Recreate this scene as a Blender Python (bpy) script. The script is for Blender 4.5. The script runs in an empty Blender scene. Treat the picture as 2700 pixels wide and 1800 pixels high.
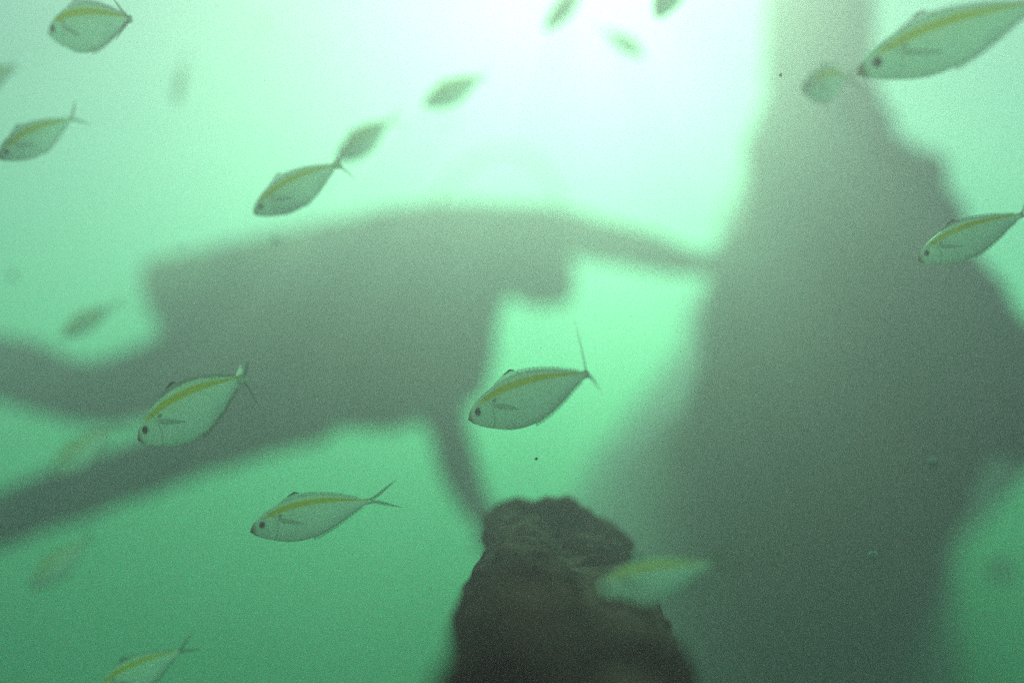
import bpy, bmesh, math, random
from mathutils import Vector, Matrix, noise
R = math.radians
C = bpy.context.scene.collection
sc = bpy.context.scene

# ------------------------------------------------------------------ camera
CAM_Z, PITCH = 3.0, 9.0                      # camera 3 m above the seabed, tilted up a little
HFOV = 50.0
cam_d = bpy.data.cameras.new('camera'); cam = bpy.data.objects.new('camera', cam_d); C.objects.link(cam)
cam.location = (0, 0, CAM_Z); cam.rotation_euler = (R(90 + PITCH), 0, 0)
cam_d.sensor_width = 36; cam_d.lens = 18 / math.tan(R(HFOV / 2))
cam_d.clip_start = 0.01; cam_d.clip_end = 500
cam_d.dof.use_dof = True; cam_d.dof.focus_distance = 0.9; cam_d.dof.aperture_fstop = 1.1
sc.camera = cam

# ------------------------------------------------------------------ sky and sun
SUN_EL, SUN_AZ = 31.0, 4.0                   # ahead of the camera, a little to the right
w = bpy.data.worlds.new('World'); sc.world = w; w.use_nodes = True
nt = w.node_tree; bg = nt.nodes['Background']
sky = nt.nodes.new('ShaderNodeTexSky'); sky.sky_type = 'NISHITA'; sky.sun_disc = False
sky.sun_elevation = R(SUN_EL); sky.sun_rotation = R(SUN_AZ)
nt.links.new(sky.outputs[0], bg.inputs[0]); bg.inputs[1].default_value = 0.05
sl = bpy.data.lights.new('sun', 'SUN'); sl.energy = 3.3; sl.angle = R(0.5); sl.color = (1.0, 0.93, 0.60)
so = bpy.data.objects.new('sun', sl); C.objects.link(so)
sdir = Vector((math.sin(R(SUN_AZ)) * math.cos(R(SUN_EL)), math.cos(R(SUN_AZ)) * math.cos(R(SUN_EL)), math.sin(R(SUN_EL))))
so.rotation_euler = sdir.to_track_quat('Z', 'Y').to_euler(); so.location = (0, 0, 40)

vs = sc.view_settings
vs.view_transform = 'Standard'; vs.look = 'None'; vs.gamma = 1.0; vs.use_curve_mapping = False
vs.exposure = 0.38
cy = sc.cycles
cy.volume_bounces = 4; cy.max_bounces = 10; cy.diffuse_bounces = 3; cy.glossy_bounces = 2
cy.transparent_max_bounces = 12; cy.use_denoising = False; cy.use_adaptive_sampling = False
cy.caustics_reflective = False; cy.caustics_refractive = False

# ------------------------------------------------------------------ the water itself: one closed box of even density
SURF_Z = CAM_Z + 2.0
def haze_box():
    bm = bmesh.new(); bmesh.ops.create_cube(bm, size=1)
    z0, z1 = -1.0, SURF_Z
    for v in bm.verts:
        v.co = Vector((v.co.x * 90, v.co.y * 90, z0 if v.co.z < 0 else z1))
    me = bpy.data.meshes.new('haze'); bm.to_mesh(me); bm.free()
    o = bpy.data.objects.new('haze', me); C.objects.link(o); o['kind'] = 'stuff'
    m = bpy.data.materials.new('water_volume'); m.use_nodes = True
    n = m.node_tree; n.nodes.clear()
    out = n.nodes.new('ShaderNodeOutputMaterial'); v = n.nodes.new('ShaderNodeVolumePrincipled')
    rho = VOL['density']; v.inputs['Density'].default_value = rho
    s, a = VOL['s'], VOL['a']                # wanted scattering and absorption per metre
    col, ab = [], []
    for k in range(3):
        c = s[k] / rho; x = a[k] / (rho * (1 - c))
        col.append(c); ab.append(max(0.0, 1 - x) ** 2)
    v.inputs['Color'].default_value = (*col, 1); v.inputs['Absorption Color'].default_value = (*ab, 1)
    v.inputs['Anisotropy'].default_value = VOL['g']
    n.links.new(v.outputs[0], out.inputs['Volume'])
    me.materials.append(m)
    return o
VOL = dict(density=0.60, s=(0.224, 0.139, 0.198), a=(0.262, 0.072, 0.116), g=0.68)
haze_box()

# ------------------------------------------------------------------ helpers
FPX = 1176 / math.tan(R(HFOV / 2))
CM = cam.rotation_euler.to_matrix()
def P(x, y, d):
    """where the thing seen at this spot of the photograph stands, d metres ahead"""
    return Vector((0, 0, CAM_Z)) + CM @ Vector(((x - 1176) / FPX * d, -(y - 784) / FPX * d, -d))

def thing(o, label, cat, group=None):
    o['label'] = label; o['category'] = cat
    if group: o['group'] = group
    return o
def mesh_obj(name, bm, mats, parent=None, smooth=True):
    me = bpy.data.meshes.new(name); bm.to_mesh(me); bm.free()
    for m in (mats if isinstance(mats, (list, tuple)) else [mats]): me.materials.append(m)
    if smooth: me.polygons.foreach_set('use_smooth', [True] * len(me.polygons))
    o = bpy.data.objects.new(name, me); C.objects.link(o)
    if parent: o.parent = parent
    return o
def empty(name, loc):
    o = bpy.data.objects.new(name, None); C.objects.link(o); o.location = loc; o.empty_display_size = .05
    return o

class Mat:
    def __init__(s, name):
        s.m = bpy.data.materials.new(name); s.m.use_nodes = True; s.t = s.m.node_tree
        s.b = s.t.nodes['Principled BSDF']
    def node(s, k, **kw):
        n = s.t.nodes.new(k)
        for a, b in kw.items(): setattr(n, a, b)
        return n
    def link(s, a, b): s.t.links.new(a, b)
    def mix(s, f, a, b):
        n = s.node('ShaderNodeMix', data_type='RGBA')
        for i, v in ((0, f), (6, a), (7, b)):
            if hasattr(v, 'is_linked') or hasattr(v, 'links'): s.link(v, n.inputs[i])
            else: n.inputs[i].default_value = (*v, 1) if isinstance(v, tuple) else v
        return n.outputs[2]
    def math(s, op, a, b=None, clamp=False):
        n = s.node('ShaderNodeMath', operation=op, use_clamp=clamp)
        for i, v in ((0, a), (1, b)):
            if v is None: continue
            if hasattr(v, 'links'): s.link(v, n.inputs[i])
            else: n.inputs[i].default_value = v
        return n.outputs[0]
    def smooth(s, v, lo, hi):                # smoothstep
        n = s.node('ShaderNodeMapRange', interpolation_type='SMOOTHSTEP')
        s.link(v, n.inputs[0]); n.inputs[1].default_value = lo; n.inputs[2].default_value = hi
        return n.outputs[0]

def growth_material(name, c1, c2, c3, scale):
    m = Mat(name); co = m.node('ShaderNodeTexCoord')
    n1 = m.node('ShaderNodeTexNoise'); n1.inputs['Scale'].default_value = scale; n1.inputs['Detail'].default_value = 6
    n2 = m.node('ShaderNodeTexVoronoi'); n2.inputs['Scale'].default_value = scale * 3.1
    m.link(co.outputs['Object'], n1.inputs['Vector']); m.link(co.outputs['Object'], n2.inputs['Vector'])
    a = m.mix(m.smooth(n1.outputs[0], .38, .62), c1, c2)
    b = m.mix(m.smooth(n2.outputs[0], .28, .05), a, c3)
    m.link(b, m.b.inputs['Base Color']); m.b.inputs['Roughness'].default_value = .95
    m.b.inputs['Specular IOR Level'].default_value = .15
    bp = m.node('ShaderNodeBump'); bp.inputs['Strength'].default_value = .7; bp.inputs['Distance'].default_value = .02
    m.link(n1.outputs[0], bp.inputs['Height']); m.link(bp.outputs[0], m.b.inputs['Normal'])
    return m.m
M_rock = growth_material('maroon_growth', (.085, .003, .016), (.12, .005, .024), (.14, .012, .030), 22)
M_pile = growth_material('pile_growth', (.09, .06, .07), (.15, .10, .11), (.26, .22, .19), 9)
M_conc = growth_material('pile_shaft', (.10, .085, .08), (.16, .14, .12), (.07, .06, .06), 9)

# ------------------------------------------------------------------ seabed
def seabed():
    bm = bmesh.new(); n = 110
    def coord(i): u = (i / n) * 2 - 1; return math.copysign(abs(u) ** 1.8, u) * 44
    vs_ = [[bm.verts.new((coord(i), coord(j), 0.28 * noise.fractal(Vector((coord(i) * .35, coord(j) * .35, 3)), 1, 2, 4)))
            for j in range(n + 1)] for i in range(n + 1)]
    for i in range(n):
        for j in range(n): bm.faces.new((vs_[i][j], vs_[i + 1][j], vs_[i + 1][j + 1], vs_[i][j + 1]))
    m = Mat('silt'); nz = m.node('ShaderNodeTexNoise'); nz.inputs['Scale'].default_value = 3; nz.inputs['Detail'].default_value = 8
    co = m.node('ShaderNodeTexCoord'); m.link(co.outputs['Object'], nz.inputs['Vector'])
    m.link(m.mix(m.smooth(nz.outputs[0], .35, .65), (.045, .045, .035), (.10, .095, .07)), m.b.inputs['Base Color'])
    m.b.inputs['Roughness'].default_value = 1
    o = mesh_obj('seabed', bm, m.m); o['kind'] = 'structure'
seabed()

# ------------------------------------------------------------------ growth-covered masses
def lumpy(name, mat, chains, voxel, amp, nscale, parent=None, seed=0, tuft=0.0, near=1.0):
    """chains: lists of (x, y, distance, radius in the same units as x, y [, squash in depth]); swept, fused into one surface, roughened"""
    bm = bmesh.new()
    chains = [[(x, y, d * near, r) for x, y, d, r in ch] for ch in chains]
    for ch in chains:
        pts = []
        for i in range(len(ch) - 1):
            a, b = ch[i], ch[i + 1]
            ra, rb = a[3] / FPX * a[2], b[3] / FPX * b[2]
            pa, pb = P(*a[:3]), P(*b[:3])
            k = max(1, int((pb - pa).length / (min(ra, rb) * .35)))
            for j in range(k + (i == len(ch) - 2)):
                t = j / k; pts.append((pa.lerp(pb, t), ra + (rb - ra) * t))
        if len(ch) == 1: pts = [(P(*ch[0][:3]), ch[0][3] / FPX * ch[0][2])]
        for p, r in pts:
            bmesh.ops.create_icosphere(bm, subdivisions=2, radius=r, matrix=Matrix.Translation(p))
    me = bpy.data.meshes.new(name); bm.to_mesh(me); bm.free()
    tmp = bpy.data.objects.new(name, me); C.objects.link(tmp)
    rm = tmp.modifiers.new('r', 'REMESH'); rm.mode = 'VOXEL'; rm.voxel_size = voxel
    sm = tmp.modifiers.new('s', 'SMOOTH'); sm.iterations = 4
    dg = bpy.context.evaluated_depsgraph_get(); dg.update()
    me2 = bpy.data.meshes.new_from_object(tmp.evaluated_get(dg))
    bpy.data.objects.remove(tmp); bpy.data.meshes.remove(me)
    bm = bmesh.new(); bm.from_mesh(me2); bpy.data.meshes.remove(me2)
    bm.normal_update(); off = Vector((seed * 7.1, seed * 3.3, seed))
    nrm = [v.normal.copy() for v in bm.verts]
    for v, n in zip(bm.verts, nrm):
        q = v.co * nscale + off
        d = noise.fractal(q, 1.0, 2.1, 5) * amp + (abs(noise.noise(q * 2.7 + off)) - .25) * amp * .9
        d += max(0, noise.noise(q * 6.3)) ** 2 * tuft
        v.co += n * d
    base = sum((v.co for v in bm.verts), Vector()) / len(bm.verts)
    org = parent.location if parent else base
    for v in bm.verts: v.co -= org
    o = mesh_obj(name, bm, mat, parent)
    if not parent: o.location = base
    return o

# the near stump at the bottom of the picture
lumpy_stump = lumpy('encrusted_rock', M_rock, [
    [(1160, 1213, 1.15, 58), (1275, 1210, 1.12, 62), (1375, 1250, 1.12, 62), (1405, 1265, 1.12, 52)],
    [(1185, 1230, 1.12, 76), (1195, 1330, .95, 104), (1195, 1420, .74, 142), (1200, 1520, .55, 180), (1195, 1640, .45, 200), (1180, 1900, .42, 250)],
    [(1340, 1285, 1.10, 92), (1350, 1390, .98, 118), (1400, 1500, .80, 155), (1420, 1620, .58, 185), (1420, 1900, .43, 240)],
    [(1480, 1470, .80, 74), (1510, 1600, .6, 84)],
    [(1300, 1900, .43, 320), (1300, 2600, .46, 420), (1300, 4200, .60, 620), (1300, 7200, .75, 900), (1300, 12000, .80, 1000)],
], 0.006, 0.009, 19, seed=3, tuft=.004)
thing(lumpy_stump, 'very dark maroon lumpy outcrop rising from the bottom edge of the frame', 'rock')

# the piling on the right
pile = empty('pier_pile', P(1800, 1800, 3.6))
def shaft():
    bm = bmesh.new(); N = 40; prof = []
    a, b = P(1882, -200, 3.45), P(1880, 900, 3.25)
    ax = (b - a); L = ax.length; ax.normalize()
    u = ax.orthogonal().normalized(); v = ax.cross(u)
    rings = []
    for i in range(61):
        t = i / 60; c = a + ax * (L * t); r0 = .166
        ring = []
        for k in range(N):
            an = 2 * math.pi * k / N; d = u * math.cos(an) + v * math.sin(an)
            p = c + d * r0; p += d * (.006 * noise.fractal(p * 9, 1, 2, 4))
            ring.append(bm.verts.new(p - pile.location))
        rings.append(ring)
    for i in range(60):
        for k in range(N): bm.faces.new((rings[i][k], rings[i][(k + 1) % N], rings[i + 1][(k + 1) % N], rings[i + 1][k]))
    bm.faces.new(list(reversed(rings[0]))); bm.faces.new(rings[-1])
    bmesh.ops.recalc_face_normals(bm, faces=bm.faces)
    return mesh_obj('shaft', bm, M_conc, pile)
shaft()
lumpy('encrusting_growth', M_pile, [
    [(1893, 200, 3.3, 118), (1893, 300, 3.3, 145), (1900, 420, 3.2, 190), (1915, 560, 3.0, 242), (1930, 720, 2.75, 296), (1925, 880, 2.5, 335), (1900, 1020, 2.4, 350), (1850, 1150, 2.6, 330), (1800, 1300, 3.3, 320), (1740, 1480, 4.2, 330), (1700, 1900, 4.8, 400)],
    [(1960, 330, 3.2, 80), (2040, 450, 3.1, 100), (2100, 560, 2.9, 110), (2180, 720, 2.7, 120), (2270, 850, 2.5, 130), (2330, 900, 2.5, 140), (2450, 920, 2.5, 140)],
    [(2100, 880, 2.6, 220), (2060, 1020, 2.6, 190), (1990, 1140, 2.9, 180), (1930, 1320, 4.2, 190), (1880, 1600, 5.2, 210)],
    [(2060, 400, 3.0, 70), (2118, 440, 3.0, 52)], [(2000, 270, 3.1, 55)], [(2160, 520, 2.9, 60)], [(2240, 650, 2.7, 70)],
    [(1740, 960, 2.8, 160), (1660, 1060, 3.3, 160), (1580, 1160, 4.2, 170), (1500, 1290, 5.2, 200), (1480, 1600, 5.6, 260)],
    [(1700, 1900, 4.8, 400), (1700, 2500, 5.2, 600)],
    [(1770, 420, 5.0, 70), (1715, 560, 5.2, 80), (1680, 720, 5.4, 95), (1640, 860, 5.6, 110), (1560, 1010, 6.0, 125), (1470, 1120, 6.4, 135), (1430, 1300, 6.6, 170), (1430, 1700, 6.6, 220)],
    [(2330, 990, 4.0, 100), (2220, 1090, 4.8, 84), (2120, 1220, 6.0, 90), (2060, 1400, 7.0, 120), (2050, 1700, 7.2, 170)],
], 0.036, 0.05, 4.0, pile, seed=4, tuft=.02)
thing(pile, 'straight round piling on the right that widens downward into a huge cone of dark growth', 'piling')

# the diver in the middle distance
M_suit = growth_material('dark_neoprene', (.030, .030, .036), (.045, .045, .052), (.06, .06, .065), 9)
diver = empty('person', P(800, 900, 3.3))
D = 3.3
def finger(x, y, d, dx, dy, dd, ln):         # a bent finger: three short joints
    return [(x, y, d, 11), (x + dx * ln * .45, y + dy * ln * .45, d + dd * .3, 10), (x + dx * ln * .8, y + dy * ln * .8 + 3, d + dd * .75, 9.5), (x + dx * ln, y + dy * ln + 8, d + dd * 1.2, 9)]
lumpy('body', M_suit, [
    [(1050, 640, D, 128), (960, 700, D, 195), (850, 740, D, 205), (700, 770, D, 185), (560, 780, D, 150), (470, 792, D, 114)],                       # trunk
    [(900, 570, D + .1, 96), (1000, 560, D + .08, 98), (1110, 555, D + .08, 96)], [(1050, 800, D, 98), (1040, 850, D, 92)],          # shoulders and bulky vest
    [(1048, 760, D, 88), (1000, 830, D - .05, 122), (880, 880, D - .1, 118), (760, 880, D - .1, 100)],                                            # chest, hanging low
    [(1120, 590, D, 84), (1190, 606, D, 70), (1232, 624, D, 82), (1262, 650, D, 58)],                                                         # neck and hooded head
    [(1110, 560, D + .1, 104), (1200, 535, D + .1, 72), (1320, 540, D + .06, 58), (1430, 562, D - .08, 50), (1540, 590, D - .20, 40), (1625, 606, D - .31, 30), (1655, 608, D - .34, 33)],   # arm to the piling
    finger(1668, 590, D - .34, .92, -.35, .05, 78), finger(1674, 600, D - .35, 1, -.1, .05, 86), finger(1674, 612, D - .35, 1, .1, .05, 82), finger(1668, 624, D - .34, .95, .3, .05, 66),
    finger(1648, 582, D - .35, .55, -.8, .03, 52),
    [(1000, 870, D - .15, 78), (1020, 960, D - .2, 52), (1050, 1060, D - .28, 46), (1085, 1140, D - .36, 42), (1130, 1215, D - .45, 32), (1148, 1244, D - .48, 34)],                         # arm reaching down
    finger(1134, 1262, D - .48, -.2, 1, .04, 70), finger(1146, 1266, D - .49, 0, 1, .04, 80), finger(1158, 1264, D - .49, .15, 1, .04, 76), finger(1168, 1258, D - .48, .35, .95, .04, 60),
    finger(1120, 1240, D - .48, -.8, .5, .03, 50),
    [(520, 830, D, 118), (400, 862, D - .04, 100), (290, 893, D - .08, 84), (210, 906, D - .1, 76), (120, 882, D - .08, 78), (0, 846, D - .05, 80), (-140, 800, D, 62), (-260, 762, D + .04, 44), (-320, 770, D + .04, 44)],   # leg with bent knee
    [(700, 930, D - .08, 96), (560, 985, D - .14, 80), (440, 1030, D - .2, 70), (320, 1076, D - .26, 66), (160, 1134, D - .32, 70), (0, 1194, D - .38, 66), (-130, 1246, D - .42, 52), (-240, 1290, D - .46, 40), (-300, 1325, D - .46, 42)],
], 0.010, 0.010, 7, diver, seed=7, tuft=.01)
def tube(name, pts, mat, parent, caps=True, n=24):
    """pts: (world point, radius) along a path"""
    bm = bmesh.new(); rings = []
    for i, (p, r) in enumerate(pts):
        a = pts[max(i - 1, 0)][0]; b = pts[min(i + 1, len(pts) - 1)][0]; ax = (b - a).normalized()
        u = ax.cross(Vector((0, 1, .01))).normalized(); v = ax.cross(u)
        rings.append([bm.verts.new(p + (u * math.cos(2 * math.pi * k / n) + v * math.sin(2 * math.pi * k / n)) * r - parent.location) for k in range(n)])
    for i in range(len(rings) - 1):
        for k in range(n): bm.faces.new((rings[i][k], rings[i][(k + 1) % n], rings[i + 1][(k + 1) % n], rings[i + 1][k]))
    bm.faces.new(rings[0]); bm.faces.new(rings[-1]); bmesh.ops.recalc_face_normals(bm, faces=bm.faces)
    return mesh_obj(name, bm, mat, parent)
def simple(name, col, rough):
    m = bpy.data.materials.new(name); m.use_nodes = True; b = m.node_tree.nodes['Principled BSDF']
    b.inputs['Base Color'].default_value = (*col, 1); b.inputs['Roughness'].default_value = rough; return m
M_tank = simple('yellow_tank_paint', (.80, .62, .06), .55); M_rubber = simple('black_rubber', (.02, .02, .02), .6); M_steel = simple('valve_metal', (.5, .5, .5), .4)
ta, tb = P(352, 678, D + .30), P(930, 548, D + .26); tr = .114
prof = [(0, .80), (.01, .95), (.03, 1), (.80, 1), (.88, .96), (.94, .80), (.98, .50), (1.0, .22), (1.05, .20)]
tank = tube('air_tank', [(ta.lerp(tb, t), tr * r) for t, r in prof], M_tank, diver, n=40)
for t in (.35, .72):
    tube('tank_band', [(ta.lerp(tb, t - .03), tr + .004), (ta.lerp(tb, t + .03), tr + .004)], M_rubber, diver, n=40)
v0 = ta.lerp(tb, 1.04)
tube('valve', [(v0 + Vector((-.05, 0, 0)), .016), (v0 + Vector((-.02, 0, .004)), .024), (v0 + Vector((.03, 0, .004)), .024), (v0 + Vector((.06, 0, 0)), .014)], M_steel, diver)
def arc(pts, r, n=10):
    out = []
    for i in range(len(pts) - 1):
        p0, p1, p2, p3 = (pts[min(max(k, 0), len(pts) - 1)] for k in (i - 1, i, i + 1, i + 2))
        for j in range(n):
            f = j / n
            out.append((P(*[.5 * (2 * p1[k] + (p2[k] - p0[k]) * f + (2 * p0[k] - 5 * p1[k] + 4 * p2[k] - p3[k]) * f * f + (3 * p1[k] - p0[k] - 3 * p2[k] + p3[k]) * f ** 3) for k in range(3)]), r))
    return out
tube('breathing_hose', arc([(955, 540, D + .1), (1010, 450, D + .12), (1080, 375, D + .14), (1170, 345, D + .14), (1245, 385, D + .1), (1290, 480, D), (1300, 600, D - .04), (1290, 660, D)], .0065), M_rubber, diver, n=12)
# mask with its strap, and a fin on each foot (beyond the frame)
def blob(name, c, r3, mat, parent, rot=(0, 0, 0)):
    bm = bmesh.new(); bmesh.ops.create_uvsphere(bm, u_segments=24, v_segments=14, radius=1)
    for v in bm.verts: v.co = Vector((math.copysign(abs(v.co.x) ** .7, v.co.x) * r3[0], math.copysign(abs(v.co.y) ** .7, v.co.y) * r3[1], math.copysign(abs(v.co.z) ** .7, v.co.z) * r3[2]))
    o = mesh_obj(name, bm, mat, parent); o.location = c - parent.location; o.rotation_euler = rot; return o
blob('mask', P(1292, 632, D), (.035, .075, .045), M_rubber, diver, (0, R(25), 0))
blob('regulator', P(1292, 672, D - .01), (.035, .040, .032), M_rubber, diver)
def swim_fin(a, b):
    bm = bmesh.new(); pa, pb = P(*a), P(*b); ax = (pb - pa).normalized(); side = ax.cross(Vector((0, 0, 1))).normalized(); up = side.cross(ax); L = (pb - pa).length; rows = []
    for i in range(11):
        t = i / 10; w = .055 + .055 * min(1, t * 1.6); th = .035 * (1 - t) ** 1.5 + .004; rows.append([bm.verts.new(pa + ax * L * t + side * w * math.cos(q) + up * (th * math.sin(q) - .04 * t * t) - diver.location) for q in [2 * math.pi * k / 16 for k in range(16)]])
    for i in range(10):
        for k in range(16): bm.faces.new((rows[i][k], rows[i][(k + 1) % 16], rows[i + 1][(k + 1) % 16], rows[i + 1][k]))
    bm.faces.new(rows[0]); bm.faces.new(rows[-1]); bmesh.ops.recalc_face_normals(bm, faces=bm.faces)
    mesh_obj('swim_fin', bm, M_rubber, diver)
swim_fin((-290, 755, D + .04), (-760, 700, D + .1)); swim_fin((-270, 1312, D - .46), (-700, 1440, D - .5))
thing(diver, 'diver with a tank on the back, a big hazy dark silhouette reaching toward the piling', 'diver')

# ------------------------------------------------------------------ fish
def body_material():
    m = Mat('silver_scales'); uv = m.node('ShaderNodeUVMap'); uv.uv_map = 'along_and_up'
    sp = m.node('ShaderNodeSeparateXYZ'); m.link(uv.outputs[0], sp.inputs[0]); t, v = sp.outputs[0], sp.outputs[1]
    co = m.node('ShaderNodeTexCoord')
    nz = m.node('ShaderNodeTexNoise'); nz.inputs['Scale'].default_value = 60; nz.inputs['Detail'].default_value = 5
    m.link(co.outputs['Object'], nz.inputs['Vector'])
    nw = m.node('ShaderNodeTexNoise'); nw.inputs['Scale'].default_value = 260; nw.inputs['Detail'].default_value = 2
    m.link(co.outputs['Object'], nw.inputs['Vector'])
    vj = m.math('ADD', v, m.math('MULTIPLY', m.math('SUBTRACT', nz.outputs[0], .5), .05))
    flank = m.mix(m.smooth(nz.outputs[0], .35, .7), FLANK[0], FLANK[1])
    c = m.mix(m.smooth(vj, .80, .90), flank, FLANK[2])                      # bluish back
    # yellow stripe from above the eye to the tail root
    dv = m.math('ABSOLUTE', m.math('SUBTRACT', vj, .80))
    st = m.math('MULTIPLY', m.smooth(dv, .098, .045), m.smooth(t, .07, .2))
    c = m.mix(st, c, (.76, .62, .04))
    # warm snout, grey gill edge and shoulder spot, dark keel
    c = m.mix(m.math('MULTIPLY', m.smooth(t, .065, .02), .75), c, (.38, .20, .07))
    sx = m.math('POWER', m.math('DIVIDE', m.math('SUBTRACT', t, .275), .022), 2.0)
    sy = m.math('POWER', m.math('DIVIDE', m.math('SUBTRACT', v, .66), .05), 2.0)
    c = m.mix(m.math('MULTIPLY', m.smooth(m.math('ADD', sx, sy), 1.6, .4), .6), c, (.10, .10, .10))
    g1 = m.math('ADD', t, m.math('MULTIPLY', m.math('POWER', m.math('SUBTRACT', v, .45), 2.0), .35))
    ge = m.math('ABSOLUTE', m.math('SUBTRACT', g1, .245))
    c = m.mix(m.math('MULTIPLY', m.smooth(ge, .010, .003), .35), c, (.16, .17, .17))
    c = m.mix(m.math('MULTIPLY', m.smooth(v, .055, .0), .3), c, (.16, .13, .10))
    c = m.mix(m.math('MULTIPLY', m.smooth(v, .965, 1.0), .35), c, (.30, .27, .08))
    oi = m.node('ShaderNodeObjectInfo'); hs = m.node('ShaderNodeHueSaturation')       # each fish a little lighter or darker
    m.link(m.math('ADD', m.math('MULTIPLY', oi.outputs['Random'], .16), .90), hs.inputs['Value']); m.link(c, hs.inputs['Color']); c = hs.outputs[0]
    m.link(c, m.b.inputs['Base Color'])
    m.b.inputs['Metallic'].default_value = .1; m.b.inputs['Roughness'].default_value = .42
    bp = m.node('ShaderNodeBump'); bp.inputs['Strength'].default_value = .25; bp.inputs['Distance'].default_value = .0006
    m.link(nw.outputs[0], bp.inputs['Height']); m.link(bp.outputs[0], m.b.inputs['Normal'])
    tr = m.node('ShaderNodeBsdfTranslucent'); m.link(c, tr.inputs[0])        # thin young fish let light through
    mx = m.node('ShaderNodeMixShader'); mx.inputs[0].default_value = .72
    m.link(m.b.outputs[0], mx.inputs[1]); m.link(tr.outputs[0], mx.inputs[2]); m.link(mx.outputs[0], m.t.nodes['Material Output'].inputs[0])
    return m.m
FLANK = ((.80, .90, .92), (.90, .96, .97), (.84, .92, .92))
def fin_material(name, col, alpha):
    m = Mat(name); m.b.inputs['Base Color'].default_value = (*col, 1); m.b.inputs['Roughness'].default_value = .6
    uv = m.node('ShaderNodeUVMap'); uv.uv_map = 'along_and_up'
    sp = m.node('ShaderNodeSeparateXYZ'); m.link(uv.outputs[0], sp.inputs[0])
    rays = m.math('SINE', m.math('MULTIPLY', sp.outputs[0], 95.0))
    al = m.math('ADD', alpha, m.math('MULTIPLY', rays, alpha * .3), clamp=True)
    m.link(al, m.b.inputs['Alpha']); return m.m
def plain(name, col, rough=.4, spec=.5):
    m = Mat(name); m.b.inputs['Base Color'].default_value = (*col, 1); m.b.inputs['Roughness'].default_value = rough
    m.b.inputs['Specular IOR Level'].default_value = spec
    return m.m
M_body = body_material()
M_fin = fin_material('clear_fin', (.55, .60, .42), .30)
M_tail = fin_material('tail_membrane', (.50, .50, .32), .46)
M_highlight = plain('tail_highlight_paint', (.97, .97, .93), .5)  # pale colour that paints the highlight at the tail base
_t = M_highlight.node_tree; _tr = _t.nodes.new('ShaderNodeBsdfTranslucent'); _tr.inputs[0].default_value = (.97, .97, .93, 1)
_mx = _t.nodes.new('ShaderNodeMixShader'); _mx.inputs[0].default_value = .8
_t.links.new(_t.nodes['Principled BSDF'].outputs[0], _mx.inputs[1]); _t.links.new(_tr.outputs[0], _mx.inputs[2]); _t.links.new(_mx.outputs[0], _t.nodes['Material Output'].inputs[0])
M_dark = plain('black_fin_tip', (.02, .02, .02), .8, .1)
M_iris = plain('silver_iris', (.42, .42, .36)); M_pupil = plain('black_pupil', (.01, .01, .012), .2)
M_lip = plain('brown_lip', (.30, .15, .06), .6)

DORS = [(0, .016), (.02, .043), (.06, .075), (.12, .108), (.2, .138), (.3, .163), (.42, .175), (.54, .168), (.66, .142), (.78, .103), (.88, .060), (.95, .031), (1, .027)]
VENT = [(0, -.022), (.02, -.045), (.06, -.073), (.12, -.106), (.2, -.140), (.3, -.176), (.42, -.192), (.54, -.184), (.66, -.152), (.78, -.104), (.88, -.055), (.95, -.028), (1, -.025)]
WID = [(0, .006), (.02, .018), (.06, .032), (.12, .046), (.2, .058), (.3, .065), (.42, .065), (.54, .058), (.66, .046), (.78, .032), (.88, .019), (.95, .012), (1, .008)]
def interp(tab, t):
    t = min(max(t, 0), 1)
    for i in range(len(tab) - 1):
        if t <= tab[i + 1][0]:
            a, b = tab[i], tab[i + 1]; f = (t - a[0]) / (b[0] - a[0])
            # Catmull-Rom for a smooth outline
            p0 = tab[max(i - 1, 0)][1]; p3 = tab[min(i + 2, len(tab) - 1)][1]
            return .5 * ((2 * a[1]) + (b[1] - p0) * f + (2 * p0 - 5 * a[1] + 4 * b[1] - p3) * f * f + (3 * a[1] - p0 - 3 * b[1] + p3) * f ** 3) if 2 < i < len(tab) - 3 else a[1] + (b[1] - a[1]) * f
    return tab[-1][1]

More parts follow.
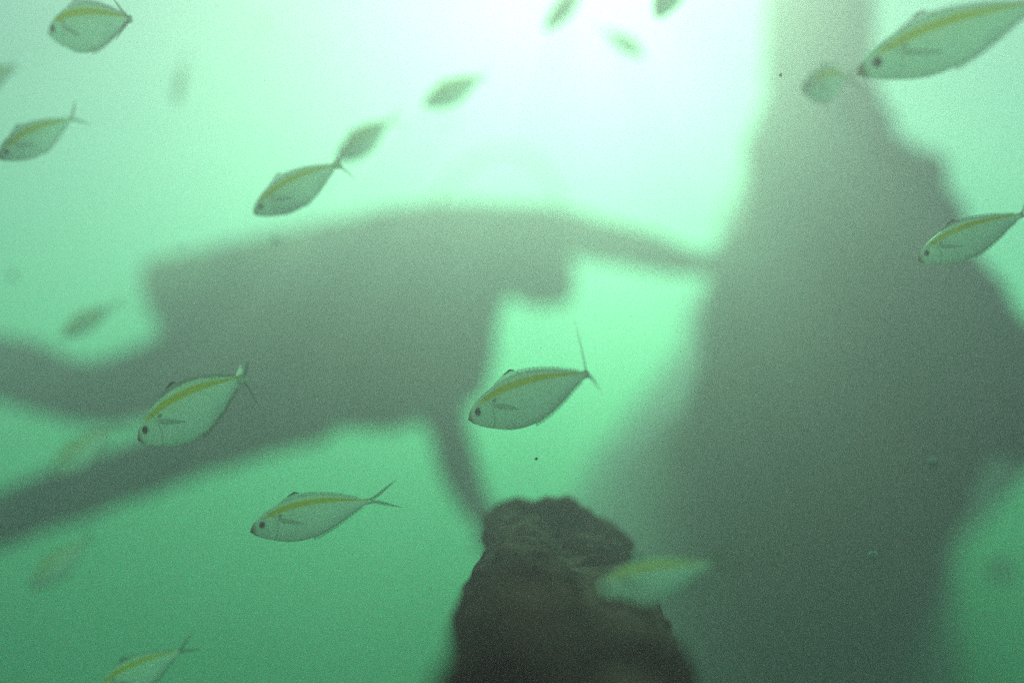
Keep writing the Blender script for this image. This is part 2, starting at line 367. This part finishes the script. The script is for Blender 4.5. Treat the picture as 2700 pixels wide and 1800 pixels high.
def fish(label, nose, tail, dn, dt, depth=1.0, roll=0.0, bend=0.0, fork=1.0, tail_yaw=0.0, tail_tilt=0.0, fin=1.0, group=None, spread=1.0, name='striped_fish', pale_root=False):
    """nose, tail root: spots in the picture with their distances; depth: how deep the body is against the usual outline"""
    dn, dt = [q if q < 1.25 else 1.25 + (q - 1.25) * .35 for q in (dn, dt)]
    N, T = P(*nose, dn), P(*tail, dt)
    ax = N - T; L = ax.length; X = ax.normalized()
    up = (CM @ Vector((0, 1, 0))); Y = up.cross(X).normalized(); Z = X.cross(Y)
    Rm = Matrix((X, Y, Z)).transposed() @ Matrix.Rotation(R(roll), 3, 'X')
    bend = bend or FR.uniform(-.22, .22)
    root = empty(name, (N + T) / 2); root.rotation_euler = Rm.to_euler()
    thing(root, label, 'fish', group or 'school of yellow-striped silver fish')
    def S(t, y, z):                                             # body frame (t along from snout, y, z in body lengths) -> local metres
        yb = bend * (max(0, t - .35) ** 2) * 1.2
        return Vector(((.5 - t) * L, (y + yb) * L, z * L * depth))
    bm = bmesh.new(); uvl = bm.loops.layers.uv.new('along_and_up'); n, K = 44, 28; rings = []; info = {}
    for i in range(n + 1):
        t = (i / n) ** 1.25
        d, v, wd = interp(DORS, t), interp(VENT, t), interp(WID, t); mid, half = (d + v) / 2, (d - v) / 2; ring = []
        for k in range(K):
            a = 2 * math.pi * k / K; ca, sa = math.cos(a), math.sin(a)
            vt = bm.verts.new(S(t, wd * math.copysign(abs(sa) ** 1.15, sa), mid + half * ca)); info[vt] = (t, .5 + .5 * ca); ring.append(vt)
        rings.append(ring)
    for i in range(n):
        for k in range(K): bm.faces.new((rings[i][k], rings[i][(k + 1) % K], rings[i + 1][(k + 1) % K], rings[i + 1][k]))
    bm.faces.new(rings[0]); bm.faces.new(rings[-1])
    bmesh.ops.recalc_face_normals(bm, faces=bm.faces)
    for f in bm.faces:
        for l in f.loops: l[uvl].uv = info[l.vert]
    body = mesh_obj('body', bm, M_body, root)
    def sheet(nm, rows, mat, parent, th=.0022):
        """rows of matching points (lists of (t,y,z)); closed thin slab"""
        bm = bmesh.new(); uvl = bm.loops.layers.uv.new('along_and_up'); info = {}; lay = []
        for s in (-1, 1):
            g = []
            for i, r in enumerate(rows):
                q = []
                for j, p in enumerate(r):
                    vt = bm.verts.new(S(p[0], p[1] + s * th * (1 - .8 * i / (len(rows) - 1)), p[2])); info[vt] = (j / (len(r) - 1), i / (len(rows) - 1)); q.append(vt)
                g.append(q)
            lay.append(g)
        h, wd = len(rows), len(rows[0])
        for g, fl in ((lay[0], 0), (lay[1], 1)):
            for i in range(h - 1):
                for j in range(wd - 1):
                    q = (g[i][j], g[i][j + 1], g[i + 1][j + 1], g[i + 1][j]); bm.faces.new(q[::-1] if fl else q)
        rim = [(0, j) for j in range(wd)] + [(i, wd - 1) for i in range(1, h)] + [(h - 1, j) for j in range(wd - 2, -1, -1)] + [(i, 0) for i in range(h - 2, 0, -1)]
        for a in range(len(rim)):
            p, q = rim[a], rim[(a + 1) % len(rim)]
            bm.faces.new((lay[0][p[0]][p[1]], lay[1][p[0]][p[1]], lay[1][q[0]][q[1]], lay[0][q[0]][q[1]]))
        bmesh.ops.recalc_face_normals(bm, faces=bm.faces)
        for f in bm.faces:
            for l in f.loops: l[uvl].uv = info[l.vert]
        return mesh_obj(nm, bm, mat, parent)
    # dorsal fin: a raised spiny part with a black tip, then a low ribbon
    def ridge(t0, t1, prof, sgn, tab, nn=12):
        lo, hi = [], []
        for j in range(nn + 1):
            u = j / nn; t = t0 + (t1 - t0) * u; z = interp(tab, t)
            lo.append((t, 0, z - sgn * .010)); hi.append((t + .012 * u, 0, z + sgn * prof(u)))
        mid = [tuple((a + b) / 2 for a, b in zip(p, q)) for p, q in zip(lo, hi)]
        return [lo, mid, hi]
    hF = .042 * fin
    def spiny(u): return hF * (u / .72 if u < .72 else max(0, (1 - u) / .28) ** .8) ** .8
    df = sheet('dorsal_fin', ridge(.26, .47, lambda u: spiny(u) + .002, 1, DORS), M_fin, root)
    tp = []
    for lo_, hi_ in ((.80, 1.04),):
        r0, r1 = [], []
        for j in range(9):
            u = .42 + .46 * j / 8; t = .26 + .21 * u; z = interp(DORS, t)
            h = spiny(u)
            e = math.sin(math.pi * j / 8) ** .6
            r0.append((t + .012 * u, 0, z + h * (1.02 - .24 * e))); r1.append((t + .012 * u, 0, z + h * 1.02 + .002 + .002 * e))
        tp = [r0, r1]
    sheet('fin_tip', tp, M_dark, df, .004)
    sheet('rear_dorsal_fin', ridge(.47, .93, lambda u: .022 * fin * (1 - .55 * u), 1, DORS, 16), M_fin, root)
    sheet('anal_fin', ridge(.50, .93, lambda u: .022 * fin * (1 - .5 * u), -1, VENT, 16), M_fin, root)
    # forked tail
    cy_, sy_ = math.cos(R(tail_yaw)), math.sin(R(tail_yaw)); ct, stt = math.cos(R(tail_tilt)), math.sin(R(tail_tilt))
    def TP(a, b):                                              # a behind the root, b up
        a2, b2 = a * ct - b * stt, a * stt + b * ct
        return (.985 + a2 * cy_, a2 * sy_, b2)
    fk = fork
    up_e, lo_e = [], []
    outer = [(0, .024), (.045, .034 * spread), (.11, .068 * spread), (.185, .112 * spread), (.27 * fk, .162 * spread)]
    inner = [(.032, .000), (.068, .006 * spread), (.126, .036 * spread), (.196, .088 * spread), (.272 * fk, .159 * spread)]
    def lobe(sgn):
        rr = []
        for f in (0, .34, .67, 1):
            rr.append([TP(o[0] + (q[0] - o[0]) * f, sgn * (o[1] + (q[1] - o[1]) * f)) for o, q in zip(outer, inner)])
        return rr
    tl = sheet('tail_fin', lobe(1), M_tail, root, .0018); lw = sheet('tail_fin', lobe(-1), M_tail, root, .0018)
    bm = bmesh.new(); bm.from_mesh(tl.data); bm.from_mesh(lw.data); bm.to_mesh(tl.data); bm.free(); bpy.data.objects.remove(lw)
    if pale_root:  # white highlight at the tail base, added as a pale sheet
        sheet('tail_highlight', [[(.950 + .085 * a, .010 * a + .002, z0 * (.027 + .034 * a)) for a in (0, .5, 1)] for z0 in (-1, -.3, .4, 1.25)], M_highlight, root, .012)
    # eyes, lips, pectoral fins
    for s in (-1, 1):
        te, ze = .112, .016; wd = interp(WID, te)
        bm = bmesh.new(); bmesh.ops.create_uvsphere(bm, u_segments=20, v_segments=12, radius=.029 * L)
        for v in bm.verts: v.co.y *= .45
        e = mesh_obj('eye', bm, M_iris, root); e.location = S(te, s * (wd * .93 - .001), ze)
        bm = bmesh.new(); bmesh.ops.create_uvsphere(bm, u_segments=16, v_segments=10, radius=.0205 * L)
        for v in bm.verts: v.co.y *= .42
        p = mesh_obj('pupil', bm, M_pupil, e); p.location = (0, s * .0085 * L, 0)
        tps = [(.255, .030), (.30, .018), (.35, -.004), (.41, -.036), (.47, -.075)]
        bts = [(.255, .0), (.29, -.022), (.34, -.040), (.40, -.058), (.465, -.078)]
        rows = [[(a[0] + (b[0] - a[0]) * f, s * (interp(WID, a[0]) * .90 + .004 + .010 * j / 4), a[1] + (b[1] - a[1]) * f) for j, (a, b) in enumerate(zip(tps, bts))] for f in (0, .5, 1)]
        sheet('pectoral_fin', rows, M_fin, root, .0012)
    bm = bmesh.new(); bmesh.ops.create_uvsphere(bm, u_segments=16, v_segments=10, radius=.017 * L)
    for v in bm.verts: v.co = Vector((v.co.x * 1.1, v.co.y * .75, v.co.z * .75 + v.co.x * .3))
    lp = mesh_obj('lips', bm, M_lip, root); lp.location = S(.008, 0, -.010)
    return root

F = fish; FR = random.Random(11)
F('pale striped fish with a bright back near the top left corner', (113, 74), (300, 44), 1.02, .965, depth=1.10, tail_yaw=70, roll=-12)
F('grey fish half cut off by the left edge, only its tail end in frame', (-150, 232), (38, 154), 1.35, 1.35, depth=1.0, tail_yaw=65)
F('grey striped fish at the left edge, just below the half cut-off fish', (-4, 362), (158, 276), 1.02, 1.06, depth=1.08, tail_yaw=70)
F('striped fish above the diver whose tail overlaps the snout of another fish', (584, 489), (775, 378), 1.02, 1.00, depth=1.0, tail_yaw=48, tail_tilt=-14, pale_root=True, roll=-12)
F('faint green fish just behind the tail of the fish above the diver', (775, 366), (893, 280), 1.5, 1.62, depth=1.06, tail_yaw=55, roll=-12)
F('pale green fish alone over the bright upper middle water', (973, 243), (1106, 176), 1.80, 1.85, depth=1.0, tail_yaw=70, roll=-12)
F('pale fish rising out of the top edge above the faint downward fish', (1250, 70), (1352, -45), 2.0, 2.1, depth=.72, roll=-12)
F('green fish snout pointing steeply down from the top edge beside the piling', (1506, 40), (1585, -120), 1.35, 1.45, depth=1.05)
F('very faint fish facing down and right, unlike all the others, near the top', (1480, 130), (1388, 68), 2.5, 2.5, depth=.95)
F('largest fish, silver with yellow stripe, at the top right corner', (1972, 166), (2385, 8), .80, .76, depth=.90, tail_yaw=60, roll=-12)
F('small pale fish in front of the piling, touching the snout of the largest fish', (1842, 203), (1958, 180), 1.13, 1.185, depth=1.15, tail_yaw=60, roll=-12)
F('striped fish with black fin tip, tail just leaving the right edge', (2110, 596), (2345, 492), .92, .86, depth=.98, tail_yaw=45)
F('small dim fish alone above the bent leg of the diver', (142, 772), (256, 700), 2.0, 2.0, depth=.98, roll=12)
F('silver striped fish with white highlight on its tail root in front of the diver', (318, 1006), (572, 866), .92, .88, depth=1.06, tail_yaw=35, tail_tilt=-28, pale_root=True)
F('bright yellow-striped fish with tall upright tail lobe, middle of the frame', (1078, 960), (1358, 857), .90, .84, depth=.98, tail_yaw=50, spread=1.7, tail_tilt=18, fork=.9)
F('dark-bellied yellow-striped fish over open green water, lower middle', (577, 1218), (842, 1147), .92, .92, depth=1.0, tail_yaw=15, spread=.75, fork=1.05, fin=1.1, roll=16)
F('dim yellow-striped fish overlapping the right side of the dark maroon outcrop', (1366, 1358), (1640, 1305), .70, .68, depth=1.06, tail_yaw=20, spread=.9, roll=30)
F('dim fish below the lower leg of the diver, close to the left edge', (68, 1348), (205, 1245), 1.72, 1.72, depth=1.0, roll=18)
F('dark striped fish cut off by the bottom edge at lower left', (215, 1600), (415, 1496), 1.02, 1.02, depth=1.05, tail_yaw=10, spread=.7, roll=22)
F('ghostly pale fish behind the snout of the fish in front of the diver', (117, 1085), (262, 985), 1.9, 1.9, depth=1.0)
F('thin faint fish seen end-on as an upright streak, upper left', (404, 245), (424, 132), 3.0, 3.0, depth=.45)

# ------------------------------------------------------------------ drifting specks
M_speck = plain('dark_detritus', (.05, .04, .03), .9, .1); M_white = plain('pale_detritus', (.75, .75, .65), .8, .2)
SPECKS = [(1036, 275, .5, 5.5, 1, 'sharp black fleck drifting in bright water, upper middle'),
          (634, 549, 1.3, 9, 1, 'round blurry dark speck over the tank of the diver'),
          (30, 633, 1.5, 8, 1, 'blurry dark speck near the left edge'),
          (1232, 1053, .9, 5, 1, 'small dark upright speck below the middle fish'),
          (1240, 9, 2.4, 7, 1, 'greenish speck at the top edge left of the rising fish'),
          (603, 56, 2.4, 6, 1, 'small green speck high in the pale water right of the top left fish'),
          (2346, 1168, .6, 5, 1, 'dark fleck at the right edge below the piling growth'),
          (1793, 173, .9, 4.5, 1, 'dark fleck on the piling left of the small pale fish'),
          (28, 1011, .6, 4, 1, 'dark pinpoint near the left edge between the legs of the diver'),
          (416, 566, 1.2, 5, 1, 'small dark speck just above the left end of the tank'),
          (2143, 1062, .8, 11, 0, 'ragged pale fleck in front of the piling growth'),
          (2006, 1275, .9, 9, 0, 'soft pale speck low in front of the piling'),
          (1789, 1268, .9, 7, 0, 'dim pale speck right of the dim overlapping fish'),
          (1149, 1366, .7, 5, 0, 'pale greenish dot on the dark maroon outcrop'),
          (303, 1419, .5, 3, 0, 'white pinpoint over green water at lower left'),
          (2300, 1310, 3.6, 34, 1, 'faint dark clump in the green water right of the piling base')]
rnd = random.Random(5)
def speck_bm(r, rnd, sub=2):
    bm = bmesh.new(); bmesh.ops.create_icosphere(bm, subdivisions=sub, radius=r)
    o = Vector([rnd.uniform(0, 50) for _ in range(3)]); st = Vector([rnd.uniform(.55, 1.25) for _ in range(3)])
    for v in bm.verts:
        d = v.co.normalized(); v.co = Vector(a * b for a, b in zip(v.co, st)) * (1 + .55 * noise.noise(d * 1.7 + o))
    return bm
for x, y, d, r, dark, lab in SPECKS:
    o = mesh_obj('drifting_speck', speck_bm(r / FPX * d, rnd, 3), M_speck if dark else M_white)
    o.location = P(x, y, d); thing(o, lab, 'speck', 'specks drifting in the water')
bm = bmesh.new()
for i in range(900):
    d = rnd.uniform(.35, 2.6); p = P(rnd.uniform(-100, 2450), rnd.uniform(-100, 1670), d)
    b2 = speck_bm(rnd.uniform(.9, 2.0) / FPX * d ** .6 * .8, rnd, 1)
    me = bpy.data.meshes.new('t'); b2.to_mesh(me); b2.free(); me.transform(Matrix.Translation(p)); bm.from_mesh(me); bpy.data.meshes.remove(me)
bm.faces.ensure_lookup_table()
for i, f in enumerate(bm.faces): f.material_index = int((i // 80) % 3 == 0)
o = mesh_obj('suspended_silt', bm, [M_speck, M_white]); o['kind'] = 'stuff'
